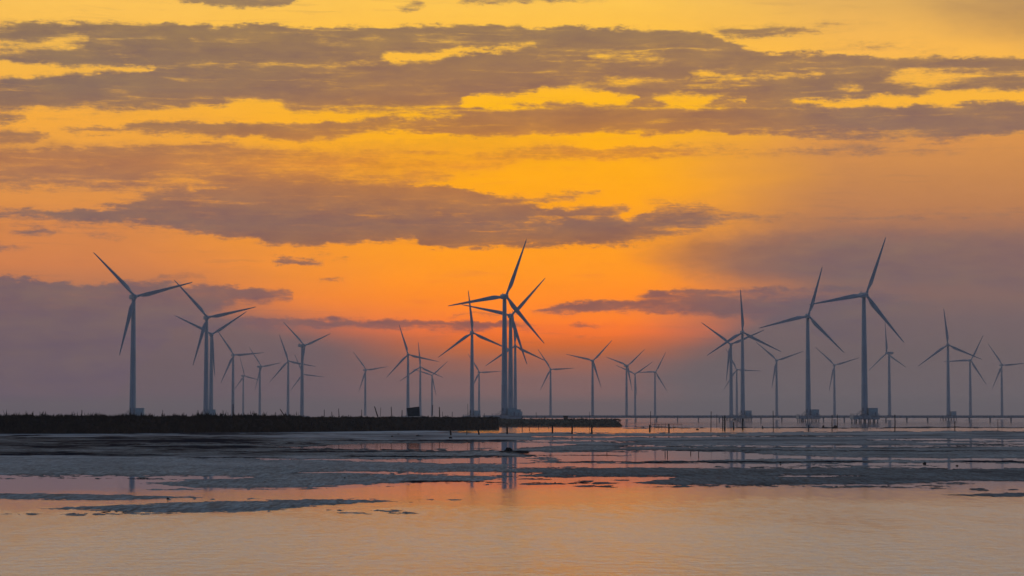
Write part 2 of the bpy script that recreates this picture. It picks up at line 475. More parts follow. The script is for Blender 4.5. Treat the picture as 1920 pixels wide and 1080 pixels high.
def circle(c, r, n, ax='z', ry=None):
    ry = r if ry is None else ry
    out = []
    for i in range(n):
        t = 2 * math.pi * i / n
        if ax == 'z': out.append(Vector((c[0] + r * math.cos(t), c[1] + ry * math.sin(t), c[2])))
        else: out.append(Vector((c[0] + r * math.cos(t), c[1], c[2] + ry * math.sin(t))))
    return out


def pole(bm, p, q, r0, r1, n=7, wob=0.0):
    p, q = Vector(p), Vector(q)
    d = (q - p).normalized()
    u = d.orthogonal().normalized()
    v = d.cross(u)
    rings = []
    k = 5
    for j in range(k + 1):
        t = j / k
        c = p.lerp(q, t) + (u * random.uniform(-wob, wob) + v * random.uniform(-wob, wob)) * (1 if 0 < j < k else 0)
        r = r0 + (r1 - r0) * t
        rings.append([c + (u * math.cos(2 * math.pi * i / n) + v * math.sin(2 * math.pi * i / n)) * r * random.uniform(.9, 1.1) for i in range(n)])
    loft(bm, rings)


def mat(name, base, rough=.6, spec=.3, noise_scale=None, amp=.3, stretch=(1, 1, 1), bump=0.0, metal=0.0):
    m_ = bpy.data.materials.new(name)
    m_.use_nodes = True
    t = NT(m_.node_tree)
    b = m_.node_tree.nodes['Principled BSDF']
    b.inputs['Roughness'].default_value = rough
    b.inputs['Specular IOR Level'].default_value = spec
    b.inputs['Metallic'].default_value = metal
    if noise_scale:
        tc = t.node('ShaderNodeTexCoord')
        mp = t.node('ShaderNodeMapping')
        mp.inputs['Scale'].default_value = stretch
        t.l.new(tc.outputs['Object'], mp.inputs[0])
        n = t.noise(mp.outputs[0], noise_scale, 6, .6)
        c = t.mix(t.smooth(n, .35, .65), tuple(v * (1 - amp) for v in base), tuple(v * (1 + amp) for v in base))
        t.l.new(c, b.inputs['Base Color'])
        if bump:
            bn = t.node('ShaderNodeBump')
            bn.inputs['Strength'].default_value = 1
            bn.inputs['Distance'].default_value = bump
            t.put(bn.inputs['Height'], n)
            t.l.new(bn.outputs[0], b.inputs['Normal'])
    else:
        b.inputs['Base Color'].default_value = (*base, 1)
    return m_


M_TOWER = mat('white_tower_paint', (.30, .31, .32), .6, .25, .25, .08, (1, 1, .15))
M_BLADE = mat('white_blade_paint', (.29, .30, .31), .6, .25, .15, .06)
M_CONC = mat('weathered_concrete', (.26, .25, .24), .85, .2, .5, .25, (1, 1, 1))
M_CABIN = mat('grey_green_cabin_paint', (.30, .36, .36), .6, .3, .6, .12)
M_WOOD = mat('wet_dark_wood', (.035, .027, .022), .85, .15, 3, .4, (1, 1, .2))
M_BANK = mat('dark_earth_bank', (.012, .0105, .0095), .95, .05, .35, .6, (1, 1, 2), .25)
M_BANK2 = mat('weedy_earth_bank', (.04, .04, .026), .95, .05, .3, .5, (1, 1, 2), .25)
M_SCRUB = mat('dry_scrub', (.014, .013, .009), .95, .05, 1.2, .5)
M_BOARD = mat('dark_sheet_board', (.03, .045, .05), .8, .2, 1.0, .25)
M_ROCK = mat('dark_wet_clod', (.02, .018, .017), .9, .1, 4, .4, (1, 1, 1), .03)
M_NET = mat('dark_fishing_net', (.03, .028, .03), .95, .05, 2, .3)
M_STEEL = mat('galvanised_steel', (.2, .21, .22), .6, .4, 1, .15, metal=.4)
M_TIN = mat('rusty_tin_sheet', (.05, .042, .04), .8, .2, 1.5, .4)

# ------------------------------------------------------------------ water
m_ = bpy.data.materials.new('tidal_water')
m_.use_nodes = True
t = NT(m_.node_tree)
b = m_.node_tree.nodes['Principled BSDF']
tc = t.node('ShaderNodeTexCoord')
X, Y, Z = t.sep(tc.outputs['Object'])
b.inputs['Base Color'].default_value = (.05, .062, .072, 1)
b.inputs['IOR'].default_value = 1.75
edge = t.m('ADD', Y, t.m('MULTIPLY', t.m('SUBTRACT', t.noise(t.vec(t.m('MULTIPLY', X, .09), t.m('MULTIPLY', Y, .05)), 1, 4, .6), .5), 46))
edge = t.m('SUBTRACT', edge, t.m('MULTIPLY', X, .35))
rip = t.m('ADD', t.m('MULTIPLY', t.smooth(edge, 108, 128, 1, 0), .5), t.m('MULTIPLY', t.smooth(edge, 114, 166, 1, 0), .5))
far = t.m('MULTIPLY', t.m('MULTIPLY', t.smooth(Y, 480, 660), t.smooth(Y, 900, 1010, 1, 0)), .3)
patch = t.smooth(t.noise(t.vec(t.m('MULTIPLY', X, .06), t.m('MULTIPLY', Y, .02), 4.0), 1, 4, .6), .35, .65)
chop = t.m('MULTIPLY', t.smooth(Y, 1000, 1300), .07)
far = t.m('ADD', far, chop)
amt = t.m('MAXIMUM', t.m('MULTIPLY', rip, t.m('MULTIPLY_ADD', patch, .35, .65)), far)
t.put(b.inputs['Roughness'], t.m('MULTIPLY_ADD', amt, .17, .04))
n1 = t.noise(t.vec(t.m('MULTIPLY', X, 3.2), t.m('MULTIPLY', Y, 2.6), 0), 1, 4, .65)
n2 = t.noise(t.vec(t.m('MULTIPLY', X, 1.1), t.m('MULTIPLY', Y, .9), 7), 1, 3, .6)
hgt = t.m('MULTIPLY_ADD', n2, 2.2, n1)
bn = t.node('ShaderNodeBump')
bn.inputs['Distance'].default_value = .08
blot = t.noise(t.vec(t.m('MULTIPLY', X, 1.5), t.m('MULTIPLY', Y, .3), 11), 1, 5, .7)
blot = t.smooth(blot, .36, .64, .45, 1.25)
t.put(bn.inputs['Strength'], t.m('MULTIPLY', t.m('MULTIPLY_ADD', amt, .8, .025), blot))
t.put(bn.inputs['Height'], hgt)
t.l.new(bn.outputs[0], b.inputs['Normal'])
gl = t.node('ShaderNodeBsdfGlossy')
gl.inputs['Color'].default_value = (.95, .97, 1, 1)
t.put(gl.inputs['Roughness'], t.m('MULTIPLY_ADD', amt, .17, .04))
t.l.new(bn.outputs[0], gl.inputs['Normal'])
mx_ = t.node('ShaderNodeMixShader')
t.put(mx_.inputs[0], t.smooth(amt, .12, .75, .75, .18))
t.l.new(b.outputs[0], mx_.inputs[1])
t.l.new(gl.outputs[0], mx_.inputs[2])
t.l.new(mx_.outputs[0], m_.node_tree.nodes['Material Output'].inputs['Surface'])
M_WATER = m_
bm = bmesh.new()
for (x, y) in ((-21000, -900), (21000, -900), (21000, 23000), (-21000, 23000)):
    bm.verts.new((x, y, 0))
bm.faces.new(bm.verts[:])
props(link('water', bm_mesh('water', bm), None, M_WATER), kind='structure')

# ------------------------------------------------------------------ mudflat: low relief breaking the water surface
mx = np.arange(-420, 2342, 3.0)
my = np.concatenate([np.arange(798.5, 1003, .42), np.arange(1003, 1150, 6)])
GX, GY = np.meshgrid(mx, my)


def fbm(u, v, seed, octs=5, rough=.55):
    r = np.random.default_rng(seed)
    out = np.zeros_like(u)
    a, tot = 1.0, 0.0
    for k in range(octs):
        g = r.random((256, 256))
        s = 2 ** k
        uu, vv = u * s + r.random() * 97, v * s + r.random() * 97
        iu, iv = np.floor(uu).astype(int), np.floor(vv).astype(int)
        fu, fv = uu - iu, vv - iv
        fu, fv = fu * fu * (3 - 2 * fu), fv * fv * (3 - 2 * fv)
        i0, i1, j0, j1 = iu % 256, (iu + 1) % 256, iv % 256, (iv + 1) % 256
        val = (g[i0, j0] * (1 - fu) + g[i1, j0] * fu) * (1 - fv) + (g[i0, j1] * (1 - fu) + g[i1, j1] * fu) * fv
        out += a * (val - .5)
        tot += a
        a *= rough
    return out / tot * 2


wx = GX + fbm(GX / 40, GY / 3, 21, 6, .65) * 34
wy = GY + fbm(GX / 90, GY / 6, 22) * 1.8 + fbm(GX / 26, GY / 1.6, 23, 5, .75) * 2.2
HT = np.full(GX.shape, -4.0)


def sd_bar(pts):
    xs = [p[0] for p in pts]
    top = np.interp(wx, xs, [p[1] for p in pts])
    bot = np.interp(wx, xs, [p[2] for p in pts])
    v = np.minimum(wy - top, bot - wy)
    off = np.maximum(xs[0] - wx, wx - xs[-1])
    return np.where(off > 0, np.minimum(v, -off * .1), v)


def mud(pts):
    global HT
    HT = np.maximum(HT, sd_bar(pts))


def pool(pts):
    global HT
    HT = np.minimum(HT, -sd_bar(pts))


mud([(-420, 808, 891), (0, 808, 891), (300, 808, 892), (480, 806, 892), (620, 806, 906), (760, 806, 906), (850, 808, 904), (900, 811, 904), (960, 811, 893.5), (1000, 812.0, 893.5), (1230, 812.3, 893.5), (1290, 812, 894), (1380, 811.5, 909), (1440, 811, 909),
     (1680, 808, 908), (1780, 808, 904), (1800, 808, 901), (1920, 808, 902), (2342, 806, 905)])
mud([(1195, 903.5, 905), (1225, 900, 907), (1270, 896, 909), (1310, 892, 909), (1400, 890, 909)])
mud([(265, 904.5, 905.5), (310, 902, 909), (370, 900, 915), (440, 899, 915.5), (500, 890, 915), (560, 889, 913), (640, 889, 909), (740, 890, 906.5)])
pool([(470, 832, 833), (560, 838.5, 841.5), (660, 834, 842.5), (760, 831, 843), (860, 830, 844), (960, 829.5, 843), (1040, 831, 835), (1070, 833, 834)])
pool([(500, 861, 861.5), (700, 861, 865), (800, 861, 868), (900, 858.5, 868.5), (960, 857.5, 870), (1000, 855.5, 866)])
pool([(560, 887, 888.5), (640, 884, 886.5), (700, 885, 889), (860, 885, 890), (960, 885, 892.5), (1010, 888, 890)])
pool([(975, 846, 850), (1060, 846.3, 865), (1250, 846, 864.5), (1400, 849, 862), (1500, 856, 857.5)])
pool([(1180, 834.8, 837.5), (1400, 835, 837.6), (1920, 834, 837), (2342, 834, 837)])
pool([(1380, 855, 861), (1500, 855.5, 860), (1640, 858, 863), (1920, 860, 863.2), (2342, 860, 864)])
pool([(955, 868.5, 877), (1400, 868.5, 877.3), (1600, 869, 875), (1700, 869, 878), (1920, 868.5, 878), (2342, 868, 878)])
pool([(1000, 819, 820.5), (1300, 817, 818.5), (1500, 817, 818), (1600, 818, 818)])
pool([(1640, 824, 825.2), (1800, 823.5, 825.5), (1880, 824, 825.5), (2342, 824, 825)])
pool([(1740, 829, 830.5), (1920, 829.5, 831), (2342, 829, 831)])
pool([(970, 826, 827.5), (1060, 826, 828), (1180, 827, 828)])
pool([(1480, 891, 893), (1540, 890.5, 893.5), (1610, 892, 893)])
pool([(1210, 896, 899), (1240, 895.5, 899), (1260, 897, 898)])
mud([(955, 853.6, 855.3), (1130, 853.4, 854.8), (1175, 854, 854.6)])
mud([(1018, 864.8, 868), (1049, 865, 868)])
mud([(1085, 864.4, 868.2), (1300, 864.2, 868), (1420, 864.5, 867.8), (1520, 865, 867.8), (1640, 865.5, 866.8)])
mud([(1500, 871.5, 873.5), (1640, 871.8, 873.8), (1740, 872.5, 873)])
mud([(1770, 866, 868), (1800, 863.5, 868.5), (1920, 863.3, 867.5), (2342, 863, 868)])
mud([(208, 897.5, 898.5), (250, 896.6, 899.6), (300, 896.8, 899.4), (318, 898, 898.5)])
mud([(-420, 894, 897), (28, 895.6, 896.8), (34, 896, 896.4)])
mud([(-420, 925, 934), (0, 925.3, 935), (200, 927.5, 938), (300, 929.5, 935), (385, 931.5, 932.5)])
mud([(82, 953, 954), (200, 948.5, 957), (300, 944, 962), (400, 941, 960.5), (480, 940, 959), (600, 936.5, 947.5), (700, 938.5, 942), (790, 940.3, 940.8)])
mud([(1778, 928.4, 929), (1850, 925.5, 930.6), (1920, 924.5, 930.6), (2342, 921, 933)])
mud([(-420, 962, 965), (0, 963, 964.6), (24, 963.6, 964.4)])
mud([(1185, 801.3, 802.7), (1440, 801, 802.6), (1920, 801, 803.2), (2342, 801, 804)])
mud([(1560, 914.2, 915.4), (1780, 913.8, 915.4), (1790, 915, 915)])
# ragged scraps and clods of mud along the shores
for (x0, x1, yy, n) in ((-400, 1900, 893, 60), (560, 960, 908, 16), (280, 620, 917, 14), (1000, 1900, 878, 40), (960, 1500, 846, 24), (0, 900, 936, 12), (560, 1000, 842, 18), (1240, 1800, 910.5, 30), (730, 960, 903.5, 26), (960, 1145, 905.3, 26), (965, 1018, 897.2, 8), (1148, 1182, 899.2, 4), (20, 280, 964, 20), (180, 300, 960.5, 12), (640, 830, 962, 14), (500, 800, 957, 14), (1380, 1640, 911.5, 22), (1640, 1800, 906, 10),
                        (1660, 1790, 905, 8), (620, 760, 889.5, 8), (1240, 1400, 911, 6), (1830, 1920, 918, 5), (60, 300, 896, 8), (1090, 1140, 910, 5), (1500, 1900, 880, 6)):
    for k in range(n):
        cx = random.uniform(x0, x1)
        cy = yy + random.gauss(0, .9)
        hw = random.choice((2.5, 4, 6, 10, 16)) * random.uniform(.7, 1.3)
        hh = random.uniform(.5, 1.5) * (1 if hw > 5 else .8)
        d = 1.2 * hh * (1 - np.sqrt(((GX - cx) / hw) ** 2 + ((wy - cy) / hh) ** 2))
        HT = np.maximum(HT, np.maximum(d, -4))
grain = fbm(GX / 9, GY / 2.2, 31, 5, .75)
fine = rng.random(GX.shape) - .5
ang = (GY - HORIZON)
D = CAM_H * F / np.maximum(ang, 3)            # rough distance of each row
streaks = fbm(GX / 150, GY / 1.9, 51, 6, .7) + .6 * fbm(GX / 30, GY / 1.6, 52, 4, .7)
HT = np.where(GY < 925, np.clip(HT, -4, 2.6) + streaks * 3.4, np.clip(HT, -4, 3.2) + streaks * 2.2)
rise = np.clip(HT, -3, 3.2) / 3.0
Zm = rise * .055 + np.where(HT > -1.0, grain * .022 + fine * .012, 0)
Zm = np.where(HT > 4, Zm + .015 * np.clip((HT - 4) / 6, 0, 1), Zm)
Zm = np.clip(Zm, -.15, .16)
# exact ground positions
c_, s_ = math.cos(PITCH), math.sin(PITCH)
ra, rb = (GX - 960) / F, (540 - GY) / F
rY, rZ = c_ - rb * s_, s_ + rb * c_
tt = -CAM_H / rZ
PX, PY = ra * tt, rY * tt
co = np.stack([PX, PY, Zm], -1).reshape(-1, 3).astype(np.float32)
nr, nc = GX.shape
idx = np.arange(nr * nc).reshape(nr, nc)
quads = np.stack([idx[:-1, :-1], idx[1:, :-1], idx[1:, 1:], idx[:-1, 1:]], -1).reshape(-1, 4)
keep = (co[:, 2][quads].max(1) > -.012)
quads = quads[keep]
used = np.unique(quads)
remap = np.full(nr * nc, -1)
remap[used] = np.arange(len(used))
quads = remap[quads]
me = bpy.data.meshes.new('mudflat')
me.vertices.add(len(used))
me.vertices.foreach_set('co', co[used].ravel())
me.loops.add(quads.size)
me.loops.foreach_set('vertex_index', quads.ravel().astype(np.int32))
me.polygons.add(len(quads))
me.polygons.foreach_set('loop_start', np.arange(0, quads.size, 4, dtype=np.int32))
me.update(calc_edges=True)
# sediment tone: how much black silt lies on the mud (left far flats and thin shore lines)
silt = np.clip(.35 + fbm(GX / 120, GY / 5, 41, 6, .65) * 1.3, 0, 1)
leftfar = np.clip((700 - GX) / 250, 0, 1) * np.clip((858 - GY) / 6, 0, 1)
streak = np.clip((fbm(GX / 160, GY / 2.6, 43, 5, .6) - .08) * 5, 0, 1)
thin = np.clip(1 - HT / 1.5, 0, 1) * np.clip((930 - GY) / 40, 0.25, 1)
sv = np.clip(.25 * silt + .38 * np.clip((GX - 930) / 120, 0, 1) * np.clip((GY - 874) / 5, 0, 1) + .8 * leftfar * (.4 + .8 * silt) + .75 * leftfar * streak + .45 * streak * np.clip((870 - GY) / 30, 0, 1) + .5 * thin, 0, 1)
for (x0, x1, yy, h) in ((560, 1130, 826.5, 1.6), (500, 960, 843.6, 1.4), (380, 900, 847.6, 1.2), (620, 980, 857, 1.3), (320, 560, 858.6, 1.1), (1060, 1960, 845.5, .9), (700, 985, 856.5, 1.2), (0, 640, 832, .9), (730, 980, 903.8, 1.8), (960, 1150, 905, 1.8),
                        (960, 1185, 897.5, 2), (1015, 1650, 866.3, 1.8), (1770, 2342, 866, 2.0), (955, 1180, 854.3, 1.2), (80, 320, 898, 2), (100, 260, 961, 2.2), (930, 1000, 846.5, 1.6), (1440, 2342, 802, 1.2), (1200, 1440, 802, .9)):
    edge_ = np.clip((GX - x0) / 40, 0, 1) * np.clip((x1 - GX) / 40, 0, 1)
    sv = np.maximum(sv, edge_ * np.clip(1.35 - np.abs(wy - yy) / h, 0, 1))
at = me.attributes.new('silt', 'FLOAT', 'POINT')
at.data.foreach_set('value', sv.reshape(-1)[used].astype(np.float32))
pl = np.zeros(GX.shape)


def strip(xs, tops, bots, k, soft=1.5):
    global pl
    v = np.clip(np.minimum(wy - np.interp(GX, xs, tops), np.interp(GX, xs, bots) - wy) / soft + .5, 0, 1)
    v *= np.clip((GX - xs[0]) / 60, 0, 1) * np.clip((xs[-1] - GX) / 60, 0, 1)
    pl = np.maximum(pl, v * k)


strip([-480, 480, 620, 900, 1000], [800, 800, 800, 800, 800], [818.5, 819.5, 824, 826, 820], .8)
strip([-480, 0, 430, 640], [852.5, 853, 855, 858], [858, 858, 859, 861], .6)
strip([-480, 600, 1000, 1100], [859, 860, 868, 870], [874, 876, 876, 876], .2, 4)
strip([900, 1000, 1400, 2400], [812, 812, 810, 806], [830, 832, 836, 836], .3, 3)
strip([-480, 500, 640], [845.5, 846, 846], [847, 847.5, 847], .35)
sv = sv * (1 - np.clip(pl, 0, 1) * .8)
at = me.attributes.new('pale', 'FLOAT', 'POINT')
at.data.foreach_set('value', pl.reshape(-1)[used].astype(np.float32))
m_ = bpy.data.materials.new('wet_tidal_mud')
m_.use_nodes = True
t = NT(m_.node_tree)
b = m_.node_tree.nodes['Principled BSDF']
attr = t.node('ShaderNodeAttribute', attribute_name='silt')
pale = t.node('ShaderNodeAttribute', attribute_name='pale')
tc = t.node('ShaderNodeTexCoord')
X, Y, Z = t.sep(tc.outputs['Object'])
g1 = t.noise(t.vec(t.m('MULTIPLY', X, 1.3), t.m('MULTIPLY', Y, .12), 0), 1, 6, .75)
g2 = t.noise(t.vec(t.m('MULTIPLY', X, .25), t.m('MULTIPLY', Y, .08), 5), 1, 5, .6)
g3 = t.noise(t.vec(t.m('MULTIPLY', X, 4.0), t.m('MULTIPLY', Y, .4), 3), 1, 4, .7)
gg = t.m('MULTIPLY_ADD', g3, .5, t.m('MULTIPLY', g1, .5))
base = t.mix(t.smooth(gg, .40, .60), (.009, .026, .040), (.155, .23, .26))  # grey mud tinted blue: part of the dusk sky light is in its colour
base = t.mix(t.m('MULTIPLY', t.smooth(g2, .4, .65), .45), base, (.075, .105, .13))
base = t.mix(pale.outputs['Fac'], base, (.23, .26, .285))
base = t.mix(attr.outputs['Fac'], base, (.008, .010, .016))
t.put(b.inputs['Base Color'], base)
t.put(b.inputs['Roughness'], t.m('MULTIPLY_ADD', attr.outputs['Fac'], .2, .65))
t.put(b.inputs['Specular IOR Level'], t.m('MULTIPLY_ADD', attr.outputs['Fac'], -.06, .06))
bn = t.node('ShaderNodeBump')
bn.inputs['Distance'].default_value = .06
bn.inputs['Strength'].default_value = .8
t.put(bn.inputs['Height'], g1)
t.l.new(bn.outputs[0], b.inputs['Normal'])
me.materials.append(m_)
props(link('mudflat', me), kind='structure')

# ------------------------------------------------------------------ wind turbines
HUB = 80.0          # hub above its deck
DECK = 5.0          # deck above the water
R = 41.2


def tower_mesh():
    bm = bmesh.new()
    rings = []
    for z, r in ((0, 2.35), (1.0, 2.25), (20, 2.06), (20.15, 2.1), (20.3, 2.05), (45, 1.78), (45.15, 1.82), (45.3, 1.77), (65, 1.5), (78.2, 1.28)):
        rings.append(circle((0, 0, z), r, 24))
    loft(bm, rings)
    return bm_mesh('tower', bm, True)


def nacelle_mesh():
    bm = bmesh.new()
    rings = []
    for y, w, zl, zh in ((-2.9, 1.1, -1.1, 1.1), (-2.6, 1.5, -1.5, 1.5), (-1.0, 1.75, -1.75, 1.75), (3.5, 1.8, -1.75, 1.85), (5.8, 1.6, -1.3, 1.8), (6.3, 1.3, -.9, 1.5)):
        r = []
        for i in range(16):
            a = 2 * math.pi * i / 16
            cx, cz = math.cos(a), math.sin(a)
            px = math.copysign(abs(cx) ** .45, cx) * w
            pz = math.copysign(abs(cz) ** .45, cz)
            r.append(Vector((px, y, pz * (zh if pz > 0 else -zl))))
        rings.append(r)
    loft(bm, rings)
    return bm_mesh('nacelle', bm, True)


def vane_mesh():
    bm = bmesh.new()
    box(bm, 0, 5.0, 2.3, .12, .9, 1.1)
    pole(bm, (.6, 4.6, 1.7), (.6, 4.6, 3.1), .06, .05)
    return bm_mesh('wind_vane', bm)


def hub_mesh():
    bm = bmesh.new()
    rings = []
    for y, r in ((.9, 1.35), (-.2, 1.6), (-1.3, 1.5), (-2.1, 1.05), (-2.55, .5), (-2.65, .1)):
        rings.append(circle((0, y, 0), r, 20, 'y'))
    loft(bm, rings)
    return bm_mesh('hub', bm, True)


def blade_mesh():
    """blade along +X, facing -Y"""
    bm = bmesh.new()
    rings = []
    n = 14
    for s, chord, thick, tw, off in ((.6, 1.9, 1.9, 90, 0), (1.8, 1.9, 1.85, 80, 0), (3.5, 2.1, 1.6, 55, .1), (6, 2.8, 1.1, 30, .35), (8.5, 3.15, .8, 20, .5), (12, 2.85, .62, 14, .45), (18, 2.25, .45, 9, .35), (25, 1.7, .32, 6, .25),
                                      (32, 1.2, .22, 3, .18), (38, .8, .14, 1, .1), (40.6, .48, .08, 0, 0), (R, .12, .04, 0, 0)):
        r = []
        a = math.radians(tw)
        for i in range(n):
            q = 2 * math.pi * i / n
            u = math.cos(q) * chord / 2 - off
            v = math.sin(q) * thick / 2 * (1 if s < 3 else (.35 + .65 * (1 + math.cos(q)) / 2) * 1.2)
            r.append(Vector((s, -(u * math.sin(a) + v * math.cos(a)) - s * .012, u * math.cos(a) - v * math.sin(a))))
        rings.append(r)
    loft(bm, rings)
    return bm_mesh('blade', bm, True)


def deck_mesh():
    bm = bmesh.new()
    box(bm, 0, 0, -1.3, 17.4, 17.4, 2.6, .12)
    rings = [circle((0, 0, 0.001), 3.4, 24), circle((0, 0, .5), 3.2, 24)]
    loft(bm, rings)
    return bm_mesh('platform', bm)


def deck_rail_mesh():
    bm = bmesh.new()
    for sx in (-8.5, 8.5):
        for k in range(9): box(bm, sx, -8 + k * 2, .6, .08, .08, 1.2)
        for z in (.6, 1.2): box(bm, sx, 0, z + .04, .06, 16.2, .06)
    for sy in (-8.5, 8.5):
        for k in range(9): box(bm, -8 + k * 2, sy, .6, .08, .08, 1.2)
        for z in (.6, 1.2): box(bm, 0, sy, z + .04, 16.2, .06, .06)
    return bm_mesh('railing', bm)


def pile_mesh():
    bm = bmesh.new()
    loft(bm, [circle((0, 0, -DECK - .6), .42, 10), circle((0, 0, -2.6), .42, 10)])
    return bm_mesh('pile', bm, True)


def cabin_mesh():
    bm = bmesh.new()
    box(bm, 0, 0, 2.4, 6.0, 3.6, 4.8, .08)
    box(bm, 0, 0, 4.9, 6.3, 4.0, .22, .04)
    for k in range(6): box(bm, -1.6, -1.83, 1.0 + k * .28, 1.4, .08, .12)
    return bm_mesh('transformer_cabin', bm)


def door_mesh(w=1.1, h=2.2):
    bm = bmesh.new()
    box(bm, 0, 0, h / 2, w, .08, h, .02)
    return bm_mesh('door', bm)


def stair_mesh():
    bm = bmesh.new()
    for k in range(7): box(bm, -5.2 + k * .42, -.6, .3 + k * .38, .42, 1.1, .08)
    for sy in (-1.2, .0):
        pole(bm, (-5.5, sy, .1), (-2.4, sy, 2.8), .07, .07)
        pole(bm, (-5.4, sy, 1.2), (-2.4, sy, 3.9), .05, .05)
        pole(bm, (-5.4, sy, 0), (-5.4, sy, 1.2), .05, .05)
    box(bm, -2.6, -.6, 2.7, 1.2, 1.3, .1)
    pole(bm, (-3.0, -1.2, 0), (-3.0, -1.2, 2.7), .06, .06)
    return bm_mesh('stair', bm)


ME = dict(tower=tower_mesh(), nacelle=nacelle_mesh(), vane=vane_mesh(), hub=hub_mesh(), blade=blade_mesh(), deck=deck_mesh(), rail=deck_rail_mesh(), pile=pile_mesh(), cabin=cabin_mesh(), door=door_mesh(), stair=stair_mesh())
for k, m_ in dict(tower=M_TOWER, nacelle=M_BLADE, vane=M_STEEL, hub=M_BLADE, blade=M_BLADE, deck=M_CONC, rail=M_STEEL, pile=M_CONC, cabin=M_CABIN, door=M_STEEL, stair=M_STEEL).items():
    ME[k].materials.append(m_)

# tower x, hub y, yaw (deg, + turns the rotor to the right), blade phase (deg), cabin side, label
TURB = [
    (249.3, 556.7, 15, 15, 1, 'wind turbine furthest left, pale cabin at its foot behind the dark bank'),
    (386.7, 595.7, 12, 13, 1, 'larger turbine of the overlapping pair at the left, second from the left edge'),
    (396.0, 627.3, 9, 34, 0, 'lower turbine of the overlapping pair at the left, blades in a wide V'),
    (437.0, 666.0, 12, 5, 0, 'mid-sized turbine next right of the overlapping pair at left, one blade level'),
    (456.3, 705.0, 35, 108, 0, 'very small pale turbine with the lowest hub of the left group'),
    (487.3, 687.7, 38, 10, 0, 'small faint wind turbine standing alone between the left group and the paired towers'),
    (540.3, 677.3, 0, 109, 0, 'slim wind turbine just left of the thicker one, one blade reaching across that tower'),
    (566.5, 648.3, 40, 21, 0, 'turbine with a side-on nacelle box and two blades raised in a V, left part'),
    (568.0, 702.0, 0, 113, 0, 'distant wind turbine hidden behind a thicker tower, only its blades stick out'),
    (685.0, 694.0, 24, 9, 0, 'faint far wind turbine alone in the gap left of the dark board'),
    (765.0, 665.0, 0, 107, 0, 'wind turbine rising from behind the dark square board on the bank'),
    (788.0, 688.3, 0, 95, 0, 'slender wind turbine just right of the board, one blade pointing straight up'),
    (810.0, 704.0, 0, 42, 0, 'lowest wind turbine right of the board, one blade raised to the right'),
    (885.0, 624.0, 6, 96, 1, 'tall turbine left of the great central one, one blade straight up'),
    (898.3, 698.3, 12, 3, 0, 'small wind turbine half hidden behind the tall one left of centre, one blade level'),
    (946.0, 556.0, 15, 70, 1, 'largest wind turbine at the centre, highest blade tip against the orange sky'),
    (957.3, 592.3, 8, 48, 1, 'second turbine of the central cluster, its tower touching the largest one'),
    (966.0, 649.0, 0, 94, 1, 'third and lowest wind turbine of the central cluster, behind the two large towers'),
    (1032.3, 692.7, 5, 3, 0, 'small wind turbine next right of the central cluster, one blade level to the right'),
    (1111.0, 676.7, 12, 47, 0, 'wind turbine alone above the far weedy bank, blades in a wide V'),
    (1174.7, 686.0, 28, 41, 0, 'left one of three small wind turbines standing close together right of centre'),
    (1190.7, 701.7, 0, 35, 0, 'middle and lowest of the three small wind turbines right of centre'),
    (1228.0, 697.7, 20, 62, 0, 'right one of three small turbines right of centre, one blade level'),
    (1370.7, 646.0, -4, 23, 0, 'lower of the paired turbines right of centre, its hub crossed by a blade'),
    (1381.3, 693.3, 0, 117, 0, 'faint small wind turbine seen between two thick towers right of centre'),
    (1392.3, 623.3, 5, 93, 1, 'taller of the paired turbines right of centre, one blade straight up, cabin at foot'),
    (1456.0, 676.0, 9, 19, 0, 'small turbine left of the second tallest right one, blades in a V'),
    (1515.0, 592.7, 9, 74, 1, 'second tallest turbine of the right group, with a cabin at its foot'),
    (1564.3, 685.0, 9, 17, 0, 'small wind turbine standing between the two tallest turbines of the right group'),
    (1620.7, 553.3, 22, 70, 1, 'tallest turbine at the right, on a piled platform with a dark cabin'),
    (1667.3, 662.3, -48, 93, 0, 'turbine with nacelle sticking out to the right, beside the tallest right one'),
    (1777.7, 646.7, 0, 96, 1, 'turbine near the right edge, one blade straight up, low box at foot'),
    (1819.0, 676.0, 18, 63, 0, 'thin wind turbine second from the right edge, one blade level to the left'),
    (1878.0, 685.0, 20, 5, 0, 'wind turbine furthest right, its level blade touching the picture edge'),
]
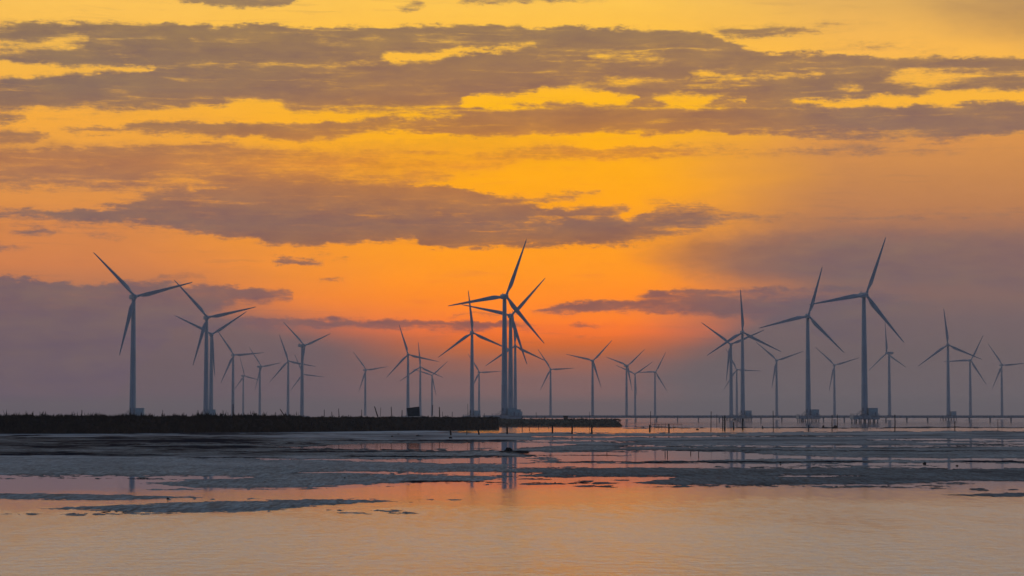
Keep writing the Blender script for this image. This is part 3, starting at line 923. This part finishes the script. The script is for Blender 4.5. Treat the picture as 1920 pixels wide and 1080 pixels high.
for n_, (tx, hy, yaw, ph, cab, label) in enumerate(TURB):
    H = HORIZON - hy
    Dm = F * (DECK + HUB - CAM_H) / H
    p = on_plane(tx, 700, Dm)
    azt = math.atan2(p.x, Dm)
    rz = math.radians(yaw) - azt
    root = thing('wind_turbine', (p.x, Dm, DECK), rz, label, 'wind turbine', 'wind turbines of the offshore wind farm')
    link('tower', ME['tower'], root, loc=(0, 0, 0.5))
    nac = link('nacelle', ME['nacelle'], root, loc=(0, 0, HUB))
    hub = link('hub', ME['hub'], root, loc=(0, -3.6, HUB))
    if Dm < 3000:
        link('wind_vane', ME['vane'], nac)
    for k in range(3):
        bl = link('blade', ME['blade'], root, loc=(0, -4.2, HUB))
        bl.rotation_euler = (0, -math.radians(ph + 120 * k), 0)
    if Dm < 4200:
        pf = link('platform', ME['deck'], root)
        pf.rotation_euler = (0, 0, -rz)
        if Dm < 3000 and tx > 900:
            for (qx, qy) in [(a, c) for c in (-7, 7) for a in (-7.6, -4.6, -1.5, 1.5, 4.6, 7.6)]:
                link('pile', ME['pile'], pf, loc=(qx, qy, 0))
        if Dm < 2600:
            r_ = link('railing', ME['rail'], root)
            r_.rotation_euler = (0, 0, -rz)
            st = link('stair', ME['stair'], root, loc=(0, 0, 0))
            st.rotation_euler = (0, 0, -rz)
            d_ = link('door', ME['door'], root, loc=(-1.2 * math.cos(-rz) + 2.1 * math.sin(-rz), -1.2 * math.sin(-rz) - 2.1 * math.cos(-rz), 2.9))
            d_.rotation_euler = (0, 0, -rz)
    if cab:
        cb = link('transformer_cabin', ME['cabin'], root)
        v = Matrix.Rotation(-rz, 3, 'Z') @ Vector((5.15, -2.4, 0))
        cb.location = v
        cb.rotation_euler = (0, 0, -rz)
        link('door', ME['door'], cb, loc=(1.4, -1.86, 0.05))

# ------------------------------------------------------------------ long bridge linking the platforms
BY = 1975.0
x0, x1 = on_plane(905, 780, BY).x, on_plane(2420, 780, BY).x
br = thing('service_bridge', ((x0 + x1) / 2, BY, 0), 0, 'long low concrete bridge on piles running level along the horizon', 'bridge')
L = x1 - x0
bm = bmesh.new()
box(bm, 0, 0, 4.25, L, 4.2, .9)
for sy in (-1.5, 1.5): box(bm, 0, sy, 3.5, L, .5, .7)
link('deck', bm_mesh('bridge_deck', bm), br, M_CONC)
bm = bmesh.new()
for sy in (-2.0, 2.0):
    box(bm, 0, sy, 4.9, L, .12, .35)
    box(bm, 0, sy, 5.35, L, .1, .12)
    k = -L / 2
    while k < L / 2:
        box(bm, k, sy, 5.05, .18, .18, .7)
        k += 3.0
link('railing', bm_mesh('bridge_railing', bm), br, M_CONC)
bm = bmesh.new()
box(bm, 0, 0, 2.9, .8, 4.6, .6)
for sy in (-1.6, 1.6): loft(bm, [circle((0, sy, -.5), .35, 8), circle((0, sy, 2.7), .35, 8)])
pm = bm_mesh('bent', bm)
pm.materials.append(M_CONC)
k, n_ = -L / 2 + 6, 0
while k < L / 2 and n_ < 100:
    link('pier', pm, br, loc=(k, 0, 0))
    k += 17.0
    n_ += 1

# ------------------------------------------------------------------ earth banks


def bank(name, line, width, top, mat_, label, seed, sink=.6, endround=8):
    """line: base points of the near foot; long mound with an uneven crest"""
    r = np.random.default_rng(seed)
    pts = [Vector((p.x, p.y, 0)) for p in line]
    segs = [0.0]
    for a, c in zip(pts, pts[1:]): segs.append(segs[-1] + (c - a).length)
    Lb = segs[-1]
    N = int(Lb / .55)
    prof = [(0.0, -sink / top), (.04, .05), (.10, .34), (.17, .62), (.25, .85), (.33, .97), (.45, 1.0), (.6, 1.0), (.7, .9), (.85, .45), (1.0, -sink / top)]
    bm = bmesh.new()
    rows = []
    for i in range(N + 1):
        s = Lb * i / N
        j = max(0, min(len(pts) - 2, int(np.searchsorted(segs, s)) - 1))
        q = (s - segs[j]) / (segs[j + 1] - segs[j])
        c = pts[j].lerp(pts[j + 1], q)
        e = min(1, min(Lb - s, 1e9) / endround)
        e = math.sqrt(max(0, 1 - (1 - e) ** 2))
        hump = 1 + .05 * math.sin(s * .05 + seed) + .03 * math.sin(s * .21 + 2 * seed)
        row = []
        for (w, h) in prof:
            jz = r.normal(0, .07) if h > 0 else 0
            jy = r.normal(0, .16)
            row.append(bm.verts.new((c.x + r.normal(0, .12), c.y + w * width + jy, max(-sink, h * top * hump * (e if h > 0 else 1) + jz))))
        rows.append(row)
    for a, c in zip(rows, rows[1:]):
        for i in range(len(prof) - 1):
            bm.faces.new((a[i], c[i], c[i + 1], a[i + 1]))
    bm.faces.new(rows[-1][::-1])
    o = link(name, bm_mesh(name, bm), None, mat_)
    return o, pts, segs


bank_pts = [ground(-420, 814.6), ground(0, 813.9), ground(200, 813.5), ground(480, 811.2), ground(700, 808.8), ground(860, 806.6), ground(936, 805.4)]
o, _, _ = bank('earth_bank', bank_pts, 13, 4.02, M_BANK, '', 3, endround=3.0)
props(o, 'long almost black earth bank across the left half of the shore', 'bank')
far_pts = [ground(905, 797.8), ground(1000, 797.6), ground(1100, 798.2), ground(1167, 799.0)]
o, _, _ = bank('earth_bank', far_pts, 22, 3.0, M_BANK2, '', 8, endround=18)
props(o, 'low weedy earth bank further off at the centre, ending in a rounded dark tip', 'bank')


def bank_y(x):
    """near foot row of the dark bank at picture column x"""
    return float(np.interp(x, [-420, 0, 200, 480, 700, 860, 936], [814.6, 813.9, 813.5, 811.2, 808.8, 806.6, 805.4]))


# scrub: blades and twigs growing all along both banks
def scrub(name, xs0, xs1, ybase, width, z, dens, hmin, hmax, mat_, seed):
    r = random.Random(seed)
    bm = bmesh.new()
    x = xs0
    while x < xs1:
        x += r.expovariate(dens)
        p = ground(x, ybase(x))
        u = r.random()
        if u < .5:
            w, zz = width * r.uniform(.3, .65), z
        else:
            w = width * r.uniform(.03, .33)
            zz = z * min(1, w / width * 3.3)
        clump = .5 + .3 * math.sin(x * .13 + 3 * math.sin(x * .031)) * math.sin(x * .057) + .35 * math.sin(x * .71 + 2 * math.sin(x * .37)) * math.sin(x * .43)
        h = r.uniform(hmin, hmax) * (.45 + .9 * max(0, clump)) * (1 if u < .5 else .8)
        if r.random() < .07: h *= r.uniform(1.5, 2.3)
        px, py = p.x, p.y + w
        for q in range(r.randint(3, 6)):
            a = r.uniform(0, 2 * math.pi)
            lean = r.uniform(0, .45) * h
            bw = r.uniform(.04, .11)
            ox, oy = r.gauss(0, .22), r.gauss(0, .3)
            hh = h * r.uniform(.5, 1.05)
            b0 = Vector((px + ox, py + oy, zz - .25))
            tip = b0 + Vector((math.cos(a) * lean, math.sin(a) * lean, hh + .25))
            mid = b0.lerp(tip, .55) + Vector((0, 0, .05))
            v = [bm.verts.new(b0 + Vector((-bw, 0, 0))), bm.verts.new(b0 + Vector((bw, 0, 0))), bm.verts.new(mid + Vector((bw, 0, 0))), bm.verts.new(mid + Vector((-bw, 0, 0))), bm.verts.new(tip)]
            bm.faces.new((v[0], v[1], v[2], v[3]))
            bm.faces.new((v[3], v[2], v[4]))
            if r.random() < .4:
                lf = mid + Vector((r.uniform(-.35, .35), r.uniform(-.2, .2), r.uniform(-.05, .25)))
                w1 = [bm.verts.new(mid), bm.verts.new(lf + Vector((0, 0, .10))), bm.verts.new(lf + Vector((0, 0, -.06)))]
                bm.faces.new(w1)
    o = link(name, bm_mesh(name, bm), None, mat_)
    return o


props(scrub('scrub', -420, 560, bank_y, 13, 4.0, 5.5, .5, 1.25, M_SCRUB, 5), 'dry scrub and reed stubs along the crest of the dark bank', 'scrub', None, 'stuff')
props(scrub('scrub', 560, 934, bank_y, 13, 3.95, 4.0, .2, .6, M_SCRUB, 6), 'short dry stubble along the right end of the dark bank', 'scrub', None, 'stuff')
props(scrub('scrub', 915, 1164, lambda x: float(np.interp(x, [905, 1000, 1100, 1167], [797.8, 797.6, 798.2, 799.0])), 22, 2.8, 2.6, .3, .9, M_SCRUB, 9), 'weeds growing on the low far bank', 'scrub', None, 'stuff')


def shrub(x, yb, zb, w, h, label, seed, depth=5):
    r = random.Random(seed)
    p = ground(x, yb)
    root = thing('shrub', (p.x, p.y + depth, zb - .15), 0, label, 'shrub')
    bm = bmesh.new()
    for k in range(7): pole(bm, (r.gauss(0, .15), r.gauss(0, .15), -.1), (r.gauss(0, w * .3), r.gauss(0, .4), h * r.uniform(.5, .9)), .04, .015, 5, .03)
    link('stems', bm_mesh('stems', bm), root, M_WOOD)
    bm = bmesh.new()
    for k in range(1100):
        a = r.random() * 2 * math.pi
        q = r.random() ** .4
        c = Vector((math.cos(a) * q * w / 2, r.gauss(0, .35), h * .5 + math.sin(a) * q * h * .5 * (.85 + .2 * math.sin(a * 5))))
        if c.z < .05: continue
        s = r.uniform(.05, .13)
        n1, n2 = Vector((r.gauss(0, 1), r.gauss(0, 1), r.gauss(0, 1))).normalized(), Vector((r.gauss(0, 1), r.gauss(0, 1), r.gauss(0, 1))).normalized()
        bm.faces.new([bm.verts.new(c + n1 * s), bm.verts.new(c + n2 * s), bm.verts.new(c - n1 * s * .8)])
    link('foliage', bm_mesh('foliage', bm), root, M_SCRUB)


shrub(18, 813.9, 4.0, 2.0, 1.15, 'boxy dense shrub on the bank crest close to the left picture edge', 1)
shrub(88, 813.8, 4.0, 1.6, .7, 'small round shrub on the bank crest between the boxy one and the wide one', 2)
shrub(150, 813.6, 4.0, 3.4, .85, 'wide low shrub on the bank crest with a short stake in it', 3)

# stakes standing on the dark bank: x, y top, x lean, width factor, label
BST = [
    (153.5, 769, 0, 1.2, 'short upright stake standing in the wide low shrub'),
    (305, 769, 0, .8, 'thin upright stake between the leftmost turbine and the pair of overlapping towers'),
    (371, 769, .5, .9, 'thin upright stake just left of the two overlapping turbine towers'),
    (437, 758, 0, 1.3, 'tall dark stake in front of the tower with the level blade'),
    (480, 774, 0, 1.3, 'knobby short stake left of the small faint turbine tower'),
    (517, 773, 0, .9, 'short stake just right of the small faint turbine tower'),
    (525, 767, 10.5, 1.3, 'thick stake leaning strongly to the left, near the slim turbine tower'),
    (608, 768, 0, .9, 'upright stake in the gap, first right of the thick paired tower'),
    (622, 772, .5, .9, 'short stake in the gap, second right of the thick paired tower'),
    (635, 766, .7, .9, 'taller stake in the gap with a bulge at its foot'),
    (653.5, 778, 0, 1.3, 'very short stub of a stake left of the lone faint turbine'),
    (678, 768, .2, .9, 'upright stake just left of the lone faint turbine tower'),
    (702, 762, 7, 1.5, 'thick stake leaning to the left between the lone turbine and the board'),
    (714, 764, -1, .6, 'faint thin stick right of the thick leaning stake'),
    (733.5, 762.5, 1.2, 1.1, 'tall stake almost upright, midway between leaning stake and board'),
    (754, 769, -.5, 1.2, 'shorter stake just left of the dark board'),
    (811.5, 759, -1.8, 1.2, 'tall curved stake in front of the lowest turbine right of the board'),
    (823.7, 763, .6, 1.6, 'thick upright stake second right of the dark board'),
    (829.5, 772, .3, .7, 'thin short stick right beside a thick upright stake'),
    (848, 772, 0, .9, 'short stake between the thick upright stake and the tall turbine left of centre'),
    (877, 757, .4, .6, 'very thin tall stick just left of the tall turbine tower left of centre'),
    (881.5, 768, .2, .8, 'thin dark stick in front of the tall turbine tower left of centre'),
    (908, 775, 0, .8, 'short thin stick near the right end of the dark bank'),
]
for (x, yt, lean, wf, label) in BST:
    p = ground(x + lean, bank_y(x))
    Yp = p.y + 5.2
    top_ = on_plane(x, yt, Yp)
    base_ = on_plane(x + lean, 783, Yp)
    bm = bmesh.new()
    r_ = .13 * wf
    q = base_ + (base_ - top_).normalized() * .7
    pole(bm, (q.x - base_.x, 0, q.z - base_.z), (top_.x - base_.x, 0, top_.z - base_.z), r_, r_ * .7, 7, .04)
    if 'knobby' in label or 'bulge' in label:
        bmesh.ops.create_icosphere(bm, subdivisions=1, radius=.28, matrix=Matrix.Translation((0, 0, .35 if 'bulge' in label else 1.0)))
    o = link('stake', bm_mesh('stake', bm), None, M_WOOD, base_)
    props(o, label, 'stake', 'stakes standing on the dark bank')

# board on two legs
p = ground(775, bank_y(775))
Yb = p.y + 5.5
tl, tr_, bl_, brr = on_plane(762.5, 765.5, Yb), on_plane(786, 762.6, Yb), on_plane(765, 780.5, Yb), on_plane(787, 779.8, Yb)
base_ = on_plane(775, 782, Yb)
bd = thing('notice_board', base_, 0, 'dark tilted rectangular board standing on short legs on the bank', 'board')
bm = bmesh.new()
vs = [q - base_ for q in (bl_, brr, tr_, tl)]
f0 = [bm.verts.new(q + Vector((0, -.06, 0))) for q in vs]
f1 = [bm.verts.new(q + Vector((0, .06, 0))) for q in vs]
bm.faces.new(f0)
bm.faces.new(f1[::-1])
for i in range(4): bm.faces.new((f0[i], f1[i], f1[(i + 1) % 4], f0[(i + 1) % 4]))
link('panel', bm_mesh('panel', bm), bd, M_BOARD)
for i in (0, 1):
    bm = bmesh.new()
    a, c = (vs[0], vs[3]) if i == 0 else (vs[1], vs[2])
    sh = .35 if i == 0 else -.35
    pole(bm, (a.x + sh, .16, -1.2), (c.x + sh, .16, c.z - .1), .07, .06)
    link('leg', bm_mesh('leg', bm), bd, M_WOOD)
bm = bmesh.new()
for i in range(4):
    a, c = vs[i], vs[(i + 1) % 4]
    pole(bm, (a.x, -.08, a.z), (c.x, -.08, c.z), .06, .06, 6)
link('frame', bm_mesh('frame', bm), bd, M_WOOD)

# hut on the far bank
p = ground(1061.5, 797.9)
ht = thing('hut', (p.x, p.y + 9, 2.75), 0, 'small dark hut with a flat roof on the low far bank', 'hut')
bm = bmesh.new()
box(bm, 0, 0, .9, 2.2, 2.0, 1.9)
link('wall', bm_mesh('wall', bm), ht, M_TIN)
bm = bmesh.new()
box(bm, 0, -.1, 1.95, 2.7, 2.6, .14, 0, Matrix.Rotation(math.radians(4), 4, 'X'))
link('roof', bm_mesh('roof', bm), ht, M_TIN)
link('door', door_mesh(.7, 1.5), ht, M_WOOD, (.3, -1.04, 0))

# ------------------------------------------------------------------ posts in the water: x, y top, y foot, lean, width px, label
PST = [
    (845, 803.5, 816.5, 0, 3.4, 'stout post off the end of the dark bank with a dark clod below it'),
    (875.5, 808.5, 815.5, 0, 1.8, 'shortest thin post between two stout ones off the end of the dark bank'),
    (896.5, 801, 815.5, 2.2, 3.2, 'stout post leaning left off the end of the dark bank'),
    (951, 799.8, 814, 0, 3.6, 'stout post in the water just below the central turbine cluster'),
    (978.5, 786, 808, .8, 1.2, 'tall thin pole right of the central turbine cluster, in front of the far bank'),
    (992.5, 799, 808, 0, 1.3, 'short thin post between the tall thin pole and the next stout post'),
    (1009.5, 793, 805, 0, 1.2, 'thin post before the far bank, left of the three stout posts'),
    (1028.5, 797, 804, 0, 1, 'tiny thin post close left of the first of three stout posts'),
    (1036, 797.5, 813, 0, 3.4, 'left one of three evenly spaced stout posts before the far bank'),
    (1072.7, 797.5, 813, 0, 3.4, 'middle one of three evenly spaced stout posts before the far bank'),
    (1109.7, 797.5, 813, 0, 3.4, 'right one of three evenly spaced stout posts before the far bank'),
    (1005.2, 773, 800, .3, .9, 'very thin tall pole rising past the bridge left of the hut'),
    (1105, 772, 806, .3, .8, 'very thin tall pole rising past the bridge right of the hut'),
    (1218.3, 796.5, 809.5, 0, 3.4, 'stout post at the left end of the low net rails'),
    (1219.8, 771, 797, 0, 1.1, 'tall thin pole rising behind the stout post by the net rails'),
    (1254, 794.5, 811.5, .4, 3.0, 'stout post in the middle of the low net rails'),
    (1333.5, 771.5, 808, -.6, 1.5, 'tall thin pole between the net rails and the pair of tall posts'),
    (1344, 777, 800, 0, .9, 'faint thin pole just left of the pair of tall posts'),
    (1355.2, 780.5, 806.5, 0, 2.0, 'left post of a close tall pair below the paired turbines'),
    (1359, 779, 807, 0, 3.0, 'right and thicker post of a close tall pair below the paired turbines'),
    (1375.5, 791.5, 805.5, 0, 2.8, 'short stout post between the tall pair and a taller single post'),
    (1392.6, 784.5, 805.5, 0, 2.8, 'single tall stout post directly below the turbine with its blade straight up'),
    (1449.5, 770, 809, .6, 1.4, 'tall thin pole below the small turbine left of the second tallest right one'),
    (1516, 797, 808.5, 0, 2.0, 'short post below the second tallest turbine of the right group'),
    (1560, 778, 808.5, 0, 1.6, 'tall thin pole standing left of a bundle of nets below the small middle turbine'),
    (1570, 777, 800, 0, 1.4, 'tall thin pole rising out of a bundle of nets below the small middle turbine'),
    (1678, 777.5, 810, 0, 2.0, 'dark tall pole standing right of the tallest right turbine'),
    (1790.2, 790, 809, 0, 1.8, 'thin pole standing right of the turbine with the low box'),
    (1871, 786, 808, 0, 1.0, 'faint thin pole close to the right picture edge'),
    (1247, 845.5, 853.5, .4, 1.5, 'left stub of a tiny pair standing in the pink channel'),
    (1251.2, 845, 854, 0, 1.7, 'right stub of a tiny pair standing in the pink channel'),
    (1295, 846, 851, 0, 1.8, 'tiny short stub between the pair and the lone thin stub in the channel'),
    (1310, 846, 854, 0, 1.2, 'lone thin stub right of the others in the pink channel'),
    (1138, 845.5, 851, 0, 1.0, 'lone tiny stub left in the pink channel'),
]
for (x, yt, yf, lean, wpx, label) in PST:
    base_ = ground(x + lean, yf)
    top_ = on_plane(x, yt, base_.y)
    r_ = max(.05, wpx * base_.y / F / 2)
    bm = bmesh.new()
    pole(bm, (0, 0, -.5), (top_.x - base_.x, 0, top_.z), r_ * 1.05, r_ * .85, 9, r_ * .18)
    o = link('post', bm_mesh('post', bm), None, M_WOOD, base_)
    props(o, label, 'post', 'wooden posts and poles standing in the shallow water')

# net rails between posts
a, c = ground(1222, 806), ground(1279, 806)
nr_ = thing('net_rack', ((a.x + c.x) / 2, a.y, 0), 0, 'low rack of rails and thin legs strung with net between stout posts', 'net rack')
W2 = (c.x - a.x)
bm = bmesh.new()
zt = on_plane(1250, 795.3, a.y).z
pole(bm, (-W2 / 2, 0, zt - .05), (W2 / 2, 0, zt), .07, .07, 6, .04)
link('rail', bm_mesh('rail', bm), nr_, M_WOOD)
for k, f in enumerate((-.5, -.42, -.28, -.17, -.05, .22, .49)):
    bm = bmesh.new()
    pole(bm, (W2 * f, 0, -.4), (W2 * f + random.uniform(-.1, .1), 0, zt + random.uniform(-.1, .5)), .055, .04, 6, .03)
    link('leg', bm_mesh('leg', bm), nr_, M_WOOD)
bm = bmesh.new()
nseg = 40
for j in range(3):
    prev = None
    for i in range(nseg + 1):
        u = i / nseg
        x_ = -W2 / 2 + W2 * .55 * u
        z_ = zt * (.25 + .28 * j) - .18 * math.sin(u * math.pi * 5 + j) ** 2
        cur = Vector((x_, .05, z_))
        if prev is not None: pole(bm, prev, cur, .022, .022, 4)
        prev = cur
link('net', bm_mesh('net', bm), nr_, M_NET)


def lump(name, x, yf, w, h, d, label, cat, seed, group=None):
    r = random.Random(seed)
    p = ground(x, yf)
    bm = bmesh.new()
    bmesh.ops.create_icosphere(bm, subdivisions=4, radius=1)
    ph = [r.uniform(0, 6) for _ in range(6)]
    for v in bm.verts:
        q = v.co.copy()
        n = 1 + .16 * math.sin(q.x * 4 + ph[0]) * math.cos(q.y * 3 + ph[1]) + .12 * math.sin(q.z * 6 + q.x * 5 + ph[2]) + r.gauss(0, .035)
        z = q.z * n * h
        v.co = Vector((q.x * n * w / 2 * (1.25 if q.z < .1 else 1), q.y * n * d / 2, max(z, -.15)))
    o = link(name, bm_mesh(name, bm), None, M_ROCK, (p.x, p.y + d / 2, 0))
    return props(o, label, cat, group)


def mpx(px, yf): return px * ground(960, yf).y / F


lump('mound', 954, 848.3, mpx(17, 848), mpx(9, 848), .9, 'rounded black mud mound on the flats below the central turbines', 'mound', 1)
lump('mound', 962, 848.6, mpx(60, 848), mpx(3.2, 848), 1.4, 'flat black skirt of mud spreading round the rounded mound', 'mound', 2)
lump('clod', 844.5, 822.6, mpx(6, 822), mpx(4.0, 822), .6, 'dark clod on the flats right below a stout post', 'clod', 3, 'dark clods lying on the flats')
lump('clod', 735, 819.3, mpx(4.5, 819), mpx(2.4, 819), .5, 'small clod on the pale flats under the board, left one', 'clod', 4, 'dark clods lying on the flats')
lump('clod', 747, 814.6, mpx(5, 815), mpx(1.8, 815), .5, 'small clod close under the dark bank', 'clod', 5, 'dark clods lying on the flats')
lump('clod', 314, 936.5, mpx(4.5, 936), mpx(3.5, 936), .3, 'small dark clod on the thin mud spit at lower left', 'clod', 6, 'dark clods lying on the flats')
lump('clod', 1464, 869, mpx(5, 869), mpx(3.2, 869), .3, 'small dark clod in the channel right of centre', 'clod', 7, 'dark clods lying on the flats')
lump('clod', 646, 899, mpx(4, 899), mpx(4, 899), .3, 'small dark clod on the mud left of centre', 'clod', 8, 'dark clods lying on the flats')
lump('clod', 1734, 869.5, mpx(6, 869), mpx(3, 869), .3, 'small dark clod at the channel edge near the right side', 'clod', 9, 'dark clods lying on the flats')
lump('clod', 1795, 873.6, mpx(5, 873), mpx(2, 873), .3, 'flat dark clod lying in the water near the right side', 'clod', 10, 'dark clods lying on the flats')
# driftwood
p = ground(786, 818.3)
bm = bmesh.new()
pole(bm, (-.7, 0, .16), (.9, .1, .1), .14, .03, 8, .02)
pole(bm, (-.6, 0, .14), (-.1, .15, .42), .08, .04, 6, .01)
props(link('driftwood', bm_mesh('driftwood', bm), None, M_WOOD, p), 'tapering piece of driftwood on the pale flats below the dark board', 'driftwood')
# net bundles
for (x, yf, w, h, lb, sd_) in ((1544, 802, 4, 5, 'small dark bundle of net on the far flats left of the thin pole', 11), (1567, 803, 10, 5.5, 'slanting dark bundle of net heaped round a tall thin pole', 12), (1308, 806.5, 5, 3, 'small dark bundle of net on the bright strip of water', 13), (1430, 803.5, 3, 5, 'small upright bundle of net right of the single tall post', 14)):
    o = lump('net_bundle', x, yf, mpx(w, yf), mpx(h, yf), .8, lb, 'net bundle', sd_, 'bundles of net on the far flats')
    o.data.materials[0] = M_NET

# ------------------------------------------------------------------ haze
bm = bmesh.new()
box(bm, 0, 10900, 64.0, 41000 + 3000, 25400, 130)
hz = bpy.data.materials.new('evening_haze')
hz.use_nodes = True
hz.node_tree.nodes.clear()
t = NT(hz.node_tree)
pv_ = t.node('ShaderNodeVolumePrincipled')
pv_.inputs['Color'].default_value = (.76, .68, .685, 1)
pv_.inputs['Density'].default_value = HAZE_DENS
pv_.inputs['Anisotropy'].default_value = .35
ho = t.node('ShaderNodeOutputMaterial')
t.l.new(pv_.outputs[0], ho.inputs['Volume'])
props(link('haze', bm_mesh('haze', bm), None, hz), kind='stuff')
